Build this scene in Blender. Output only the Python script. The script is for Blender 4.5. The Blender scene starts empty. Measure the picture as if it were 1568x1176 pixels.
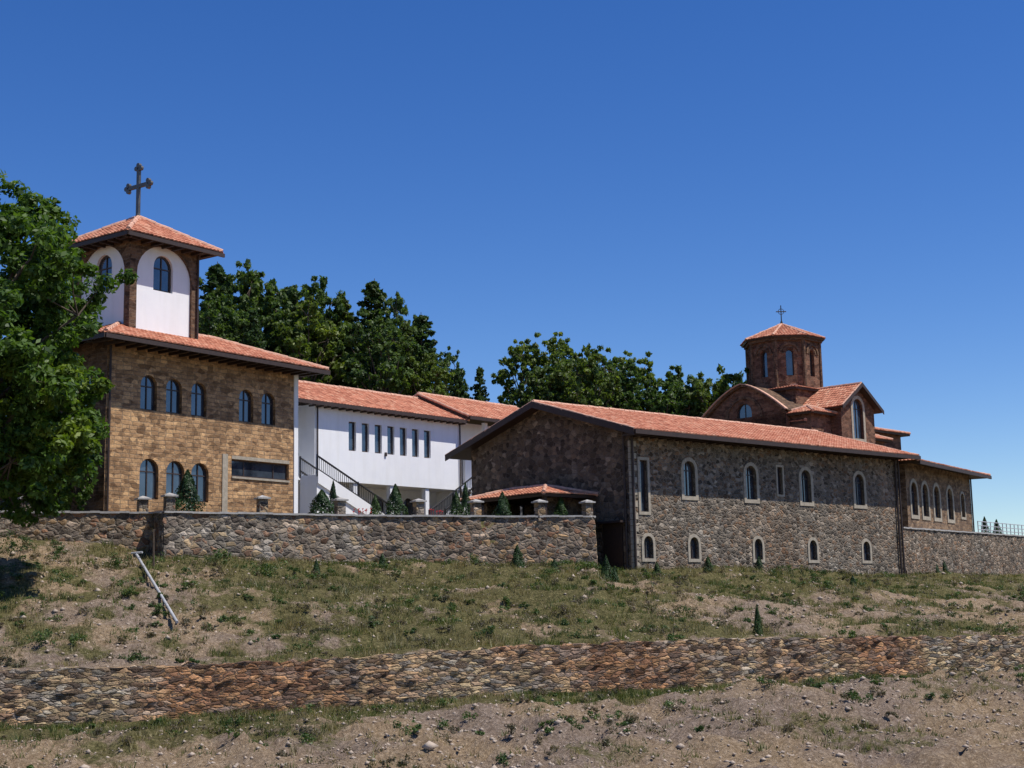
import bpy, bmesh, math, random
import numpy as np
from mathutils import Vector, Matrix, noise
random.seed(7); rng=np.random.default_rng(7)
scene=bpy.context.scene

# ------------------------------------------------------------ materials
def new_mat(name):
    m=bpy.data.materials.new(name); m.use_nodes=True
    nt=m.node_tree; nt.nodes.clear()
    out=nt.nodes.new('ShaderNodeOutputMaterial')
    b=nt.nodes.new('ShaderNodeBsdfPrincipled')
    nt.links.new(b.outputs[0],out.inputs[0])
    return m,nt,b,out
def N(nt,t,**kw):
    n=nt.nodes.new(t)
    for k,v in kw.items(): setattr(n,k,v)
    return n
def ramp(nt,src,stops,interp='LINEAR'):
    r=nt.nodes.new('ShaderNodeValToRGB'); r.color_ramp.interpolation=interp
    el=r.color_ramp.elements
    while len(el)<len(stops): el.new(0.5)
    for e,(p,c) in zip(el,stops):
        e.position=p; e.color=(*c,1) if len(c)==3 else c
    nt.links.new(src,r.inputs[0]); return r
def mixc(nt,f,a,b,mode='MIX'):
    m=nt.nodes.new('ShaderNodeMix'); m.data_type='RGBA'; m.blend_type=mode
    for idx,v in ((0,f),(6,a),(7,b)):
        if isinstance(v,bpy.types.NodeSocket): nt.links.new(v,m.inputs[idx])
        elif isinstance(v,(int,float)): m.inputs[idx].default_value=v
        else: m.inputs[idx].default_value=(*v,1)
    return m.outputs[2]
def coords(nt,kind='Object',scale=(1,1,1)):
    tc=nt.nodes.new('ShaderNodeTexCoord'); mp=nt.nodes.new('ShaderNodeMapping')
    mp.inputs['Scale'].default_value=scale
    nt.links.new(tc.outputs[kind],mp.inputs[0]); return mp.outputs[0]
def fbm(nt,vec,scale,detail=4,rough=.6):
    n=N(nt,'ShaderNodeTexNoise'); n.inputs['Scale'].default_value=scale
    n.inputs['Detail'].default_value=detail; n.inputs['Roughness'].default_value=rough
    if vec is not None: nt.links.new(vec,n.inputs['Vector'])
    return n
def math_(nt,op,a,b=None,c=None,clamp=False):
    m=nt.nodes.new('ShaderNodeMath'); m.operation=op; m.use_clamp=clamp
    for i,v in enumerate((a,b,c)):
        if v is None: continue
        if isinstance(v,bpy.types.NodeSocket): nt.links.new(v,m.inputs[i])
        else: m.inputs[i].default_value=v
    return m.outputs[0]
def bump(nt,b,h,strength=.6,dist=.05):
    bp=nt.nodes.new('ShaderNodeBump'); bp.inputs['Strength'].default_value=strength
    bp.inputs['Distance'].default_value=dist
    nt.links.new(h,bp.inputs['Height']); nt.links.new(bp.outputs[0],b.inputs['Normal'])

def rubble(name,stops,mortar,scale=3.2,zs=1.45,mw=.06,rgrad=None,b_dist=.05,rnd=1.0,warp=.25,bv=.8):
    m,nt,b,o=new_mat(name)
    v=coords(nt,'Object',(1,1,zs))
    dn=fbm(nt,v,2.6,3)
    dis=nt.nodes.new('ShaderNodeVectorMath'); dis.operation='MULTIPLY_ADD'
    nt.links.new(dn.outputs['Color'],dis.inputs[0]); dis.inputs[1].default_value=(warp,warp,warp*.8); nt.links.new(v,dis.inputs[2])
    vo=N(nt,'ShaderNodeTexVoronoi'); vo.inputs['Scale'].default_value=scale; vo.inputs['Randomness'].default_value=rnd
    ve=N(nt,'ShaderNodeTexVoronoi',feature='DISTANCE_TO_EDGE'); ve.inputs['Scale'].default_value=scale; ve.inputs['Randomness'].default_value=rnd
    nt.links.new(dis.outputs[0],vo.inputs['Vector']); nt.links.new(dis.outputs[0],ve.inputs['Vector'])
    sep=nt.nodes.new('ShaderNodeSeparateColor'); nt.links.new(vo.outputs['Color'],sep.inputs[0])
    c=ramp(nt,sep.outputs[0],stops,'CONSTANT').outputs[0]
    br=math_(nt,'MULTIPLY_ADD',sep.outputs[1],bv,1-bv/2)
    gr=N(nt,'ShaderNodeCombineColor')
    for i in range(3): nt.links.new(br,gr.inputs[i])
    c=mixc(nt,1.0,c,gr.outputs[0],'MULTIPLY')
    f=fbm(nt,v,9,5,.7)
    fr=ramp(nt,f.outputs[0],[(.25,(.6,.6,.6)),(.75,(1.4,1.4,1.4))])
    c=mixc(nt,1.0,c,fr.outputs[0],'MULTIPLY')
    big=fbm(nt,coords(nt,'Object'),.16,3)
    if rgrad is not None:
        w=ramp(nt,big.outputs[0],[(.42,(0,0,0)),(.58,(1,1,1))])
        c=mixc(nt,w.outputs[0],c,mixc(nt,1.0,c,rgrad,'MULTIPLY'))
    mo=ramp(nt,ve.outputs['Distance'],[(mw*.4,(1,1,1)),(mw,(0,0,0))])
    c=mixc(nt,mo.outputs[0],c,mortar)
    st=fbm(nt,coords(nt,'Object',(1,1,.2)),.9,4); sr=ramp(nt,st.outputs[0],[(.35,(.76,.75,.74)),(.65,(1.14,1.12,1.09))])
    c=mixc(nt,1.0,c,sr.outputs[0],'MULTIPLY')
    nt.links.new(c,b.inputs['Base Color']); b.inputs['Roughness'].default_value=.92; b.inputs['Specular IOR Level'].default_value=.2
    h=ramp(nt,ve.outputs['Distance'],[(0,(0,0,0)),(.22,(1,1,1))]).outputs[0]
    h2=math_(nt,'MULTIPLY_ADD',f.outputs[0],.6,h)
    h3=math_(nt,'MULTIPLY_ADD',sep.outputs[2],.9,h2)
    bump(nt,b,h3,.8,b_dist)
    return m

def coursed(name,c1,c2,mortar,w=.42,h=.2,msize=.018,spread=.35):
    m,nt,b,o=new_mat(name)
    uv=coords(nt,'UV'); dn=fbm(nt,uv,1.6,3)
    dis=nt.nodes.new('ShaderNodeVectorMath'); dis.operation='MULTIPLY_ADD'
    nt.links.new(dn.outputs['Color'],dis.inputs[0]); dis.inputs[1].default_value=(.34,.2,0); nt.links.new(uv,dis.inputs[2])
    br=N(nt,'ShaderNodeTexBrick'); br.inputs['Scale'].default_value=1
    br.inputs['Brick Width'].default_value=w; br.inputs['Row Height'].default_value=h
    br.inputs['Mortar Size'].default_value=msize; br.inputs['Mortar Smooth'].default_value=.4; br.offset=.45; br.offset_frequency=3; br.squash=1.5; br.squash_frequency=3
    br.inputs['Color1'].default_value=(*c1,1); br.inputs['Color2'].default_value=(*c2,1); br.inputs['Mortar'].default_value=(*mortar,1)
    nt.links.new(dis.outputs[0],br.inputs['Vector'])
    f=fbm(nt,uv,7,5,.75); fr=ramp(nt,f.outputs[0],[(.28,(1-spread,)*3),(.72,(1+spread,)*3)])
    c=mixc(nt,1.0,br.outputs['Color'],fr.outputs[0],'MULTIPLY')
    mp=coords(nt,'UV',(2.6,4.4,1)); vo=N(nt,'ShaderNodeTexVoronoi'); vo.inputs['Scale'].default_value=1.0; nt.links.new(mp,vo.inputs['Vector'])
    sep=nt.nodes.new('ShaderNodeSeparateColor'); nt.links.new(vo.outputs['Color'],sep.inputs[0])
    vr=ramp(nt,sep.outputs[0],[(0,(.52,.48,.46)),(.35,(.86,.83,.80)),(.65,(1.1,1.05,1.0)),(1,(1.4,1.36,1.25))]); c=mixc(nt,1.0,c,vr.outputs[0],'MULTIPLY')
    g=fbm(nt,uv,.5,4); gr=ramp(nt,g.outputs[0],[(.35,(.88,.85,.83)),(.65,(1.1,1.07,1.03))])
    c=mixc(nt,1.0,c,gr.outputs[0],'MULTIPLY')
    nt.links.new(c,b.inputs['Base Color']); b.inputs['Roughness'].default_value=.9; b.inputs['Specular IOR Level'].default_value=.2
    hh=math_(nt,'SUBTRACT',math_(nt,'ADD',math_(nt,'MULTIPLY',f.outputs[0],.9),math_(nt,'MULTIPLY',sep.outputs[1],.5)),br.outputs['Fac'])
    bump(nt,b,hh,.8,.04); return m

def plain(name,col,rough=.8,var=.12,scale=3,bs=.2,metal=0):
    m,nt,b,o=new_mat(name)
    v=coords(nt,'Object'); f=fbm(nt,v,scale,5,.65)
    r=ramp(nt,f.outputs[0],[(.3,tuple(x*(1-var) for x in col)),(.7,tuple(min(1,x*(1+var)) for x in col))])
    nt.links.new(r.outputs[0],b.inputs['Base Color']); b.inputs['Roughness'].default_value=rough; b.inputs['Metallic'].default_value=metal
    if bs: bump(nt,b,f.outputs[0],bs,.02)
    return m

def plaster():
    m,nt,b,o=new_mat('white_plaster')
    v=coords(nt,'Object'); f=fbm(nt,v,1.2,5,.65); s=fbm(nt,coords(nt,'Object',(1,1,.12)),2.2,4,.6)
    r=ramp(nt,f.outputs[0],[(.3,(.80,.80,.80)),(.7,(.85,.845,.83))]); r2=ramp(nt,s.outputs[0],[(.3,(.95,.945,.93)),(.55,(1,1,1))])
    nt.links.new(mixc(nt,1.0,r.outputs[0],r2.outputs[0],'MULTIPLY'),b.inputs['Base Color']); b.inputs['Roughness'].default_value=.9
    bump(nt,b,fbm(nt,v,30,3).outputs[0],.15,.01); return m

def tile_mat():
    m,nt,b,o=new_mat('terracotta_tiles')
    g=nt.nodes.new('ShaderNodeNewGeometry')
    r=ramp(nt,g.outputs['Random Per Island'],[(0,(.38,.14,.08)),(.3,(.52,.205,.12)),(.75,(.60,.26,.155)),(1,(.66,.36,.23))])
    v=coords(nt,'Object'); f=fbm(nt,v,1.4,6,.75); fr=ramp(nt,f.outputs[0],[(.3,(.76,.73,.71)),(.7,(1.1,1.1,1.1))])
    c=mixc(nt,1.0,r.outputs[0],fr.outputs[0],'MULTIPLY')
    nt.links.new(c,b.inputs['Base Color']); b.inputs['Roughness'].default_value=.85; b.inputs['Specular IOR Level'].default_value=.25
    return m

def leaf_mat(name,dark,mid,light,trans=.28):
    m,nt,b,o=new_mat(name)
    g=nt.nodes.new('ShaderNodeNewGeometry'); oi=nt.nodes.new('ShaderNodeObjectInfo')
    r=ramp(nt,g.outputs['Random Per Island'],[(0,dark),(.55,mid),(1,light)])
    f=fbm(nt,g.outputs['Position'],.45,3); fr=ramp(nt,f.outputs[0],[(.35,(.65,.72,.65)),(.65,(1.3,1.22,1.05))])
    c=mixc(nt,1.0,r.outputs[0],fr.outputs[0],'MULTIPLY')
    orr=ramp(nt,oi.outputs['Random'],[(0,(.75,.85,.88)),(.5,(1,1,1)),(1,(1.35,1.2,.8))])
    c=mixc(nt,1.0,c,orr.outputs[0],'MULTIPLY')
    nt.links.new(c,b.inputs['Base Color']); b.inputs['Roughness'].default_value=.5
    b.inputs['Specular IOR Level'].default_value=.3
    t=nt.nodes.new('ShaderNodeBsdfTranslucent'); nt.links.new(mixc(nt,1.0,c,(1.5,1.6,.6),'MULTIPLY'),t.inputs[0])
    mx=nt.nodes.new('ShaderNodeMixShader'); mx.inputs[0].default_value=trans
    nt.links.new(b.outputs[0],mx.inputs[1]); nt.links.new(t.outputs[0],mx.inputs[2]); nt.links.new(mx.outputs[0],o.inputs[0])
    return m

def glass_mat():
    m,nt,b,o=new_mat('window_glass')
    v=coords(nt,'Object'); f=fbm(nt,v,.9,2)
    r=ramp(nt,f.outputs[0],[(.35,(.012,.018,.028)),(.65,(.05,.065,.085))])
    nt.links.new(r.outputs[0],b.inputs['Base Color']); b.inputs['Roughness'].default_value=.05
    b.inputs['Specular IOR Level'].default_value=.9; b.inputs['IOR'].default_value=1.7
    bump(nt,b,f.outputs[0],.15,.02)
    return m

M={}
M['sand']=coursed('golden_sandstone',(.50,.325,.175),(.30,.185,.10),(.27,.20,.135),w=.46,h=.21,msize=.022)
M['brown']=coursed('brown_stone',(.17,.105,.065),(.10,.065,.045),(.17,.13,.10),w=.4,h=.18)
M['brick']=coursed('church_brick',(.20,.10,.063),(.13,.068,.047),(.20,.14,.105),w=.34,h=.12,msize=.02)
M['annex']=coursed('annex_stone',(.26,.18,.115),(.16,.11,.075),(.24,.19,.15),w=.44,h=.2)
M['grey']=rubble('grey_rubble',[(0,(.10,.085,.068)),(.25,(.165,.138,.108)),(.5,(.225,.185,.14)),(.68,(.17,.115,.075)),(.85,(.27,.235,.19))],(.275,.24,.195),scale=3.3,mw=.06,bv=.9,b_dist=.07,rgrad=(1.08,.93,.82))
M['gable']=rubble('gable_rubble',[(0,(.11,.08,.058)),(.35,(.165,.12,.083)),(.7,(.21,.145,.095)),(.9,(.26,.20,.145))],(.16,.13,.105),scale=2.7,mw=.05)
M['terr']=rubble('terrace_rubble',[(0,(.12,.105,.09)),(.22,(.20,.175,.14)),(.44,(.31,.235,.145)),(.60,(.22,.14,.095)),(.72,(.17,.15,.125)),(.86,(.34,.30,.25))],(.24,.21,.17),scale=2.7,mw=.055,rgrad=(1.06,.90,.78),bv=.9,warp=.35,b_dist=.07)
M['red']=rubble('retaining_rubble',[(0,(.40,.28,.16)),(.22,(.30,.21,.135)),(.42,(.46,.345,.20)),(.62,(.26,.225,.185)),(.80,(.17,.125,.09)),(.9,(.43,.37,.28))],(.12,.095,.075),scale=2.7,zs=2.7,mw=.055,rgrad=(.93,.68,.58),bv=1.0,warp=.5,b_dist=.09)
M['white']=plaster()
M['concrete']=plain('concrete',(.38,.36,.33),.9,.25,4,.5)
M['limestone']=plain('light_stone',(.36,.31,.235),.85,.25,5,.4)
M['wood']=plain('dark_timber',(.04,.023,.016),.6,.3,6,.2)
M['frame']=plain('brown_frame',(.05,.032,.024),.5,.2,6,0)
M['iron']=plain('dark_iron',(.03,.028,.027),.5,.2,6,0,.3)
M['crossm']=plain('cross_metal',(.11,.105,.095),.45,.25,4,.1,.5)
M['pipe']=plain('grey_pipe',(.42,.42,.42),.5,.25,3,0)
M['tile']=tile_mat(); M['glass']=glass_mat()
M['ridge']=plain('ridge_tiles',(.60,.34,.23),.8,.3,5,.3)
M['bark']=plain('bark',(.09,.065,.045),.95,.35,6,.8)
M['leafA']=leaf_mat('walnut_leaves',(.045,.085,.016),(.09,.15,.026),(.14,.21,.045),.4)
M['leafB']=leaf_mat('forest_leaves',(.045,.078,.022),(.088,.14,.034),(.14,.195,.055),.4)
M['leafF']=leaf_mat('conifer_needles',(.032,.060,.022),(.062,.105,.034),(.105,.155,.055),.32)
M['leafC']=leaf_mat('cypress_leaves',(.014,.035,.012),(.028,.062,.018),(.05,.10,.028),.15)
M['leafD']=leaf_mat('wild_shrub_leaves',(.03,.06,.02),(.065,.11,.03),(.12,.17,.055))
M['leafE']=leaf_mat('dry_shrub_leaves',(.085,.06,.04),(.15,.115,.08),(.21,.17,.12))
M['grassG']=leaf_mat('green_grass_blades',(.07,.09,.026),(.115,.135,.042),(.18,.18,.066))
M['grassD']=leaf_mat('dry_grass_blades',(.15,.115,.06),(.25,.20,.105),(.37,.31,.175))
M['red_fl']=plain('red_petals',(.5,.03,.03),.6,.3,8,0)
M['rock']=plain('loose_stone',(.40,.32,.245),.95,.3,1.5,.5)

# ------------------------------------------------------------ mesh builder
class MB:
    def __init__(s): s.v=[]; s.f=[]
    def poly(s,pts):
        i=len(s.v); s.v+= [tuple(p) for p in pts]; s.f.append(tuple(range(i,i+len(pts))))
    def box8(s,p):
        i=len(s.v); s.v+=[tuple(q) for q in p]
        for a in ((0,3,2,1),(4,5,6,7),(0,1,5,4),(1,2,6,5),(2,3,7,6),(3,0,4,7)): s.f.append(tuple(i+k for k in a))
    def tube(s,a,b,ra,rb,n=8,cap=True):
        a=Vector(a); b=Vector(b); d=(b-a).normalized()
        x=d.orthogonal().normalized(); y=d.cross(x); i=len(s.v)
        for c,r in ((a,ra),(b,rb)):
            for k in range(n):
                an=2*math.pi*k/n; s.v.append(tuple(c+x*r*math.cos(an)+y*r*math.sin(an)))
        for k in range(n): s.f.append((i+k,i+(k+1)%n,i+n+(k+1)%n,i+n+k))
        if cap: s.f.append(tuple(i+n-1-k for k in range(n))); s.f.append(tuple(i+n+k for k in range(n)))
    def raw(s,v,f):
        i=len(s.v); s.v+=[tuple(p) for p in v]; s.f+=[tuple(i+k for k in q) for q in f]
    def obj(s,name,parent,mat,uv=False,smooth=False):
        if not s.v: return None
        me=bpy.data.meshes.new(name); me.from_pydata(s.v,[],s.f); me.update()
        me.materials.append(mat)
        if uv:
            l=me.uv_layers.new(name='UVMap'); Z=Vector((0,0,1))
            for p in me.polygons:
                n=p.normal
                if abs(n.z)>.97: t=Vector((1,0,0)); w=Vector((0,1,0))
                else:
                    if n.y>0 or (n.y==0 and n.x<0): n=-n
                    t=Z.cross(n).normalized(); w=n.cross(t)
                for li in p.loop_indices:
                    co=me.vertices[me.loops[li].vertex_index].co
                    l.data[li].uv=(co.dot(t),co.dot(w))
        if smooth: me.shade_smooth()
        o=bpy.data.objects.new(name,me); scene.collection.objects.link(o)
        if parent: o.parent=parent
        return o
def empty(name,loc=(0,0,0)):
    e=bpy.data.objects.new(name,None); e.empty_display_size=.5; scene.collection.objects.link(e); return e

class Frame:   # local frame: t along facade, d inward, z up
    def __init__(s,ox,oy,ux,uy):
        l=math.hypot(ux,uy); s.o=(ox,oy); s.u=(ux/l,uy/l); s.n=(-uy/l,ux/l)
    def p(s,t,d,z): return Vector((s.o[0]+s.u[0]*t+s.n[0]*d, s.o[1]+s.u[1]*t+s.n[1]*d, z))
    def box(s,mb,t0,t1,d0,d1,z0,z1):
        mb.box8([s.p(t0,d0,z0),s.p(t1,d0,z0),s.p(t1,d1,z0),s.p(t0,d1,z0),s.p(t0,d0,z1),s.p(t1,d0,z1),s.p(t1,d1,z1),s.p(t0,d1,z1)])

def win_outline(cx,w,z0,z1,arch,off=0,n=8):
    w2=w/2-off; z0=z0+off; z1=z1-off
    if not arch: return [(cx-w2,z0),(cx+w2,z0),(cx+w2,z1),(cx-w2,z1)]
    zs=z1-w2*(1 if arch is True else arch)
    pts=[(cx-w2,z0),(cx+w2,z0)]
    for k in range(n+1):
        a=math.pi*k/n; pts.append((cx+w2*math.cos(a),zs+(z1-zs)*math.sin(a)))
    return pts

def facade(S,mp,outline,wins,key='wall',reveal=.22):
    bm=bmesh.new(); edges=[]
    def loop(pts):
        vs=[bm.verts.new(mp(t,z,0)) for t,z in pts]
        for i in range(len(vs)): edges.append(bm.edges.new((vs[i],vs[(i+1)%len(vs)])))
    loop(outline)
    for w in wins: loop(win_outline(w['c'],w['w'],w['z0'],w['z1'],w.get('arch',True)))
    nrm=(mp(0,0,0)-mp(0,0,1)).normalized()
    bmesh.ops.triangle_fill(bm,use_beauty=True,use_dissolve=False,edges=edges,normal=nrm)
    bm.verts.index_update()
    S[key].raw([v.co[:] for v in bm.verts],[[v.index for v in f.verts] for f in bm.faces]); bm.free()
    for w in wins:
        ar=w.get('arch',True); rv=w.get('rev',reveal)
        o=win_outline(w['c'],w['w'],w['z0'],w['z1'],ar); n=len(o)
        for i in range(n):
            a=o[i]; b=o[(i+1)%n]
            S[w.get('revkey',key)].poly([mp(*a,0),mp(*b,0),mp(*b,rv),mp(*a,rv)])
        fw=w.get('fw',.07)
        i1=win_outline(w['c'],w['w'],w['z0'],w['z1'],ar,fw)
        for i in range(n):
            j=(i+1)%n
            S['frame'].poly([mp(*o[i],rv-.05),mp(*o[j],rv-.05),mp(*i1[j],rv-.05),mp(*i1[i],rv-.05)])
            S['frame'].poly([mp(*i1[i],rv-.05),mp(*i1[j],rv-.05),mp(*i1[j],rv),mp(*i1[i],rv)])
        S['glass'].poly([mp(*q,rv) for q in i1])
        for bar in w.get('bars',['v']):
            c=w['c']
            if bar=='v': x0,x1,y0,y1=c-.03,c+.03,w['z0']+fw,w['z1']-fw
            elif bar=='h':
                zz=w['z1']-w['w']*.55; x0,x1,y0,y1=c-w['w']/2+fw,c+w['w']/2-fw,zz-.03,zz+.03
            elif isinstance(bar,float): x0,x1,y0,y1=c+bar-.03,c+bar+.03,w['z0']+fw,w['z1']-fw
            q=[(x0,y0),(x1,y0),(x1,y1),(x0,y1)]
            S['frame'].box8([mp(*k,rv-.01) for k in q]+[mp(*k,rv-.045) for k in q])
        tr=w.get('trim',0)
        if tr:
            e=win_outline(w['c'],w['w'],w['z0'],w['z1'],ar,-tr)
            for i in range(n):
                j=(i+1)%n; pr=-.05
                S['trim'].poly([mp(*e[i],pr),mp(*e[j],pr),mp(*o[j],pr),mp(*o[i],pr)])
                S['trim'].poly([mp(*e[i],0.02),mp(*e[j],0.02),mp(*e[j],pr),mp(*e[i],pr)])
                S['trim'].poly([mp(*o[i],pr),mp(*o[j],pr),mp(*o[j],.1),mp(*o[i],.1)])

def newS(): return {k:MB() for k in ('wall','wall2','white','glass','frame','trim','tile','slab','ridge','wood','iron')}
NM={'wall':'walls','wall2':'side_walls','white':'plaster','glass':'window_panes','frame':'window_frames','trim':'stone_trim','tile':'roof_tiles','slab':'roof_deck','ridge':'ridge_caps','wood':'timber','iron':'ironwork'}
def flush(S,parent,mats):
    for k,m in mats.items(): S[k].obj(NM[k],parent,M[m],uv=k in('wall','wall2','trim'))

def tile_poly(S,pts,sp=.27,step=.40,thick=.18):
    pts=[Vector(p) for p in pts]
    n=Vector((0,0,0))
    for i in range(len(pts)): n+=pts[i].cross(pts[(i+1)%len(pts)])
    n.normalize()
    if n.z<0: n=-n
    Z=Vector((0,0,1)); v=(Z-n*Z.dot(n)).normalized(); u=v.cross(n).normalized(); o=pts[0]
    q=[((p-o).dot(u),(p-o).dot(v)) for p in pts]
    top=[p-n*.01 for p in pts]; bot=[p-n*thick for p in pts]
    S['slab'].poly(top); S['slab'].poly(bot)
    for i in range(len(pts)):
        j=(i+1)%len(pts); S['slab'].poly([top[i],top[j],bot[j],bot[i]])
    u0=min(a for a,_ in q); u1=max(a for a,_ in q)
    k=max(1,int(round((u1-u0)/sp))); sp=(u1-u0)/k
    def W(a,b,h): return o+u*a+v*b+n*h
    T=S['tile']
    for i in range(k):
        uc=u0+(i+.5)*sp; xs=[]
        for a in range(len(q)):
            (x0,y0),(x1,y1)=q[a],q[(a+1)%len(q)]
            if (x0-uc)*(x1-uc)<0: xs.append(y0+(y1-y0)*(uc-x0)/(x1-x0))
        if len(xs)<2: continue
        a,b=min(xs),max(xs); r=sp*.56
        y=a-.06+random.uniform(-.015,.015)
        while y<b-.05:
            e=min(y+step+.04,b); hl=.03+random.uniform(-.008,.012); jit=random.uniform(-.012,.012)
            row=[]
            for yy,hh,rr in ((y,hl,1.0),(e,.0,.86)):
                row.append([W(uc+jit+r*rr*math.cos(t),yy,hh+.085*math.sin(t)) for t in (0,.7,1.57,2.44,math.pi)])
            b0=len(T.v); T.v+=[tuple(p) for p in row[0]+row[1]]
            for c in range(4): T.f.append((b0+c,b0+c+1,b0+6+c,b0+5+c))
            T.f.append((b0,b0+4,b0+3,b0+2,b0+1))
            y+=step
def cap_line(S,a,b,r=.13):
    a=Vector(a);b=Vector(b); L=(b-a).length; n=max(1,int(L/.45)); d=(b-a)/n
    for i in range(n):
        j=Vector((random.uniform(-.015,.015),random.uniform(-.015,.015),random.uniform(-.015,.01)))
        S['ridge'].tube(a+d*i-Vector((0,0,.02))+j,a+d*(i+1.08)+Vector((0,0,-.01))+j,r*1.08,r*.9,8)
def hip_roof(S,F,t0,t1,d0,d1,ze,slope):
    L=t1-t0; D=d1-d0; h=min(L,D)/2; zr=ze+h*slope
    if L>=D: r0=F.p(t0+h,(d0+d1)/2,zr); r1=F.p(t1-h,(d0+d1)/2,zr)
    else: r0=F.p((t0+t1)/2,d0+h,zr); r1=F.p((t0+t1)/2,d1-h,zr)
    c=[F.p(t0,d0,ze),F.p(t1,d0,ze),F.p(t1,d1,ze),F.p(t0,d1,ze)]
    if abs(L-D)<.02:
        for i in range(4): tile_poly(S,[c[i],c[(i+1)%4],r0])
        cs=[(x,r0) for x in c]
    elif L>D:
        tile_poly(S,[c[0],c[1],r1,r0]); tile_poly(S,[c[1],c[2],r1]); tile_poly(S,[c[2],c[3],r0,r1]); tile_poly(S,[c[3],c[0],r0])
        cs=[(c[0],r0),(c[3],r0),(c[1],r1),(c[2],r1),(r0,r1)]
    else:
        tile_poly(S,[c[0],c[1],r0]); tile_poly(S,[c[1],c[2],r1,r0]); tile_poly(S,[c[2],c[3],r1]); tile_poly(S,[c[3],c[0],r0,r1])
        cs=[(c[0],r0),(c[1],r0),(c[2],r1),(c[3],r1),(r0,r1)]
    for a,b in cs: cap_line(S,a+Vector((0,0,.08)),b+Vector((0,0,.08)))
    return zr
def gable_roof(S,F,t0,t1,d0,d1,dr,ze,zr):
    a0,a1=F.p(t0,d0,ze),F.p(t1,d0,ze); r0,r1=F.p(t0,dr,zr),F.p(t1,dr,zr); b0,b1=F.p(t0,d1,ze),F.p(t1,d1,ze)
    tile_poly(S,[a0,a1,r1,r0]); tile_poly(S,[r0,r1,b1,b0])
    cap_line(S,r0+Vector((0,0,.08)),r1+Vector((0,0,.08)))
    for x,y in ((a0,r0),(b0,r0),(a1,r1),(b1,r1)): cap_line(S,x+Vector((0,0,.05)),y+Vector((0,0,.05)),.09)

# ------------------------------------------------------------ terrain
LX=[-60,-17.3,0,22.9,60]; LY=[36,49,55.5,66,83]; LT=[-2.0,-2.0,-1.6,-1.8,-1.8]; LB=[-3.75,-3.75,-3.3,-3.4,-3.4]
TX=[-60,-26,-17.6,-16.6,-7,4.2,4.5,6.3,6.8,26.1,26.6,40.6,120]
TY=[64,67,69.6,67.9,74,78,82.3,81.4,81.0,98.3,98.4,115.9,215]
BX=[-60,-26,-20,-16.4,-7,4.2,6.5,26,60]; BZ=[4.2,3.9,3.5,2.65,2.35,2.2,2.0,1.6,1.6]
ZT=4.68
def ss(x): x=max(0,min(1,x)); return x*x*(3-2*x)
def nz(x,y,s,seed=0): return noise.noise(Vector((x*s,y*s,seed)))
def ground(x,y,side=0):
    yl=np.interp(x,LX,LY); yt=np.interp(x,TX,TY)
    lo=y<yl if side==0 else side==-1
    up=y>yt if side==0 else side==2
    if lo:
        off=yl-y; z=np.interp(x,LX,LB)
        e=2.6+1.5*nz(x,0,.15,3)
        k=max(0,off-e); z-= .14*min(k,14)+.05*max(0,min(k-14,20))
        z-=0.02*min(off,e)
        f=ss(off/1.5)
        z+=f*(.3*nz(x,y,.16,1)+.18*nz(x,y,.5,2)+.09*nz(x,y,1.4,3)+ .05*nz(x,y,3.5,3))
        rg=ss((off-2.5)/3)
        z+=rg*(.65*abs(nz(x*.9+y*.6,y*.3-x*.2,.9,9))+.26*abs(nz(x*2.1+y,y*.8,.9,19)))
        z+=ss((off-2.5)/2.5)*.45*ss((x-3)/6)
        if off>60: z-=ss((off-60)/200)*3
        return z
    if up:
        off=y-yt; m=1-ss((x-10)/12.0)
        z=ZT+ .9*ss((off-6)/18)*m + 6.5*ss((off-26)/34)*m+3*ss((off-60)/200)*m
        if off>4: z+=.1*nz(x,y,.3,5)
        return z
    a=np.interp(x,LX,LT); b=np.interp(x,BX,BZ); t=(y-yl)/max(.1,yt-yl)
    z=a+(b-a)*(t*.9+.1*t*t)
    z+= math.sin(t*math.pi)*(.5*nz(x,y,.12,11))
    f=min(1,t*12,(1-t)*12)
    z+=f*(.24*nz(x,y,.45,12)+.15*nz(x,y,1.3,13)+.08*nz(x,y,3.2,13))
    z+=f*.3*ss((nz(x*.4,y,.5,14)+.1)*3)
    return z
def grassy(x,y):
    yl=np.interp(x,LX,LY); yt=np.interp(x,TX,TY)
    if y<yl:
        off=yl-y
        e=3.4+1.8*nz(x,0,.15,3)
        g=ss(1-(off-e+1)/2.4)*.95+.10
        g*= .65+.35*ss(nz(x,y,.5,21)*2+.8)
        g+= .35*ss((nz(x,y,.22,22)-.1)*4)
        if x<-4: g+=.3*ss((-4-x)/6)*ss((9-off)/5)
        return min(1,g)
    t=(y-yl)/max(.1,yt-yl)
    if t>1: return .5
    g=.56+.9*nz(x*.6,y,.2,23)+.7*nz(x,y,.7,24)
    g+=.35*ss((t-.3)*2)*(1 if x>-14 else .2)
    if x<-13: g-=.20
    if x>6: g-=.30*math.exp(-((t-.35)/.2)**2)
    return max(0,min(1,g))

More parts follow.
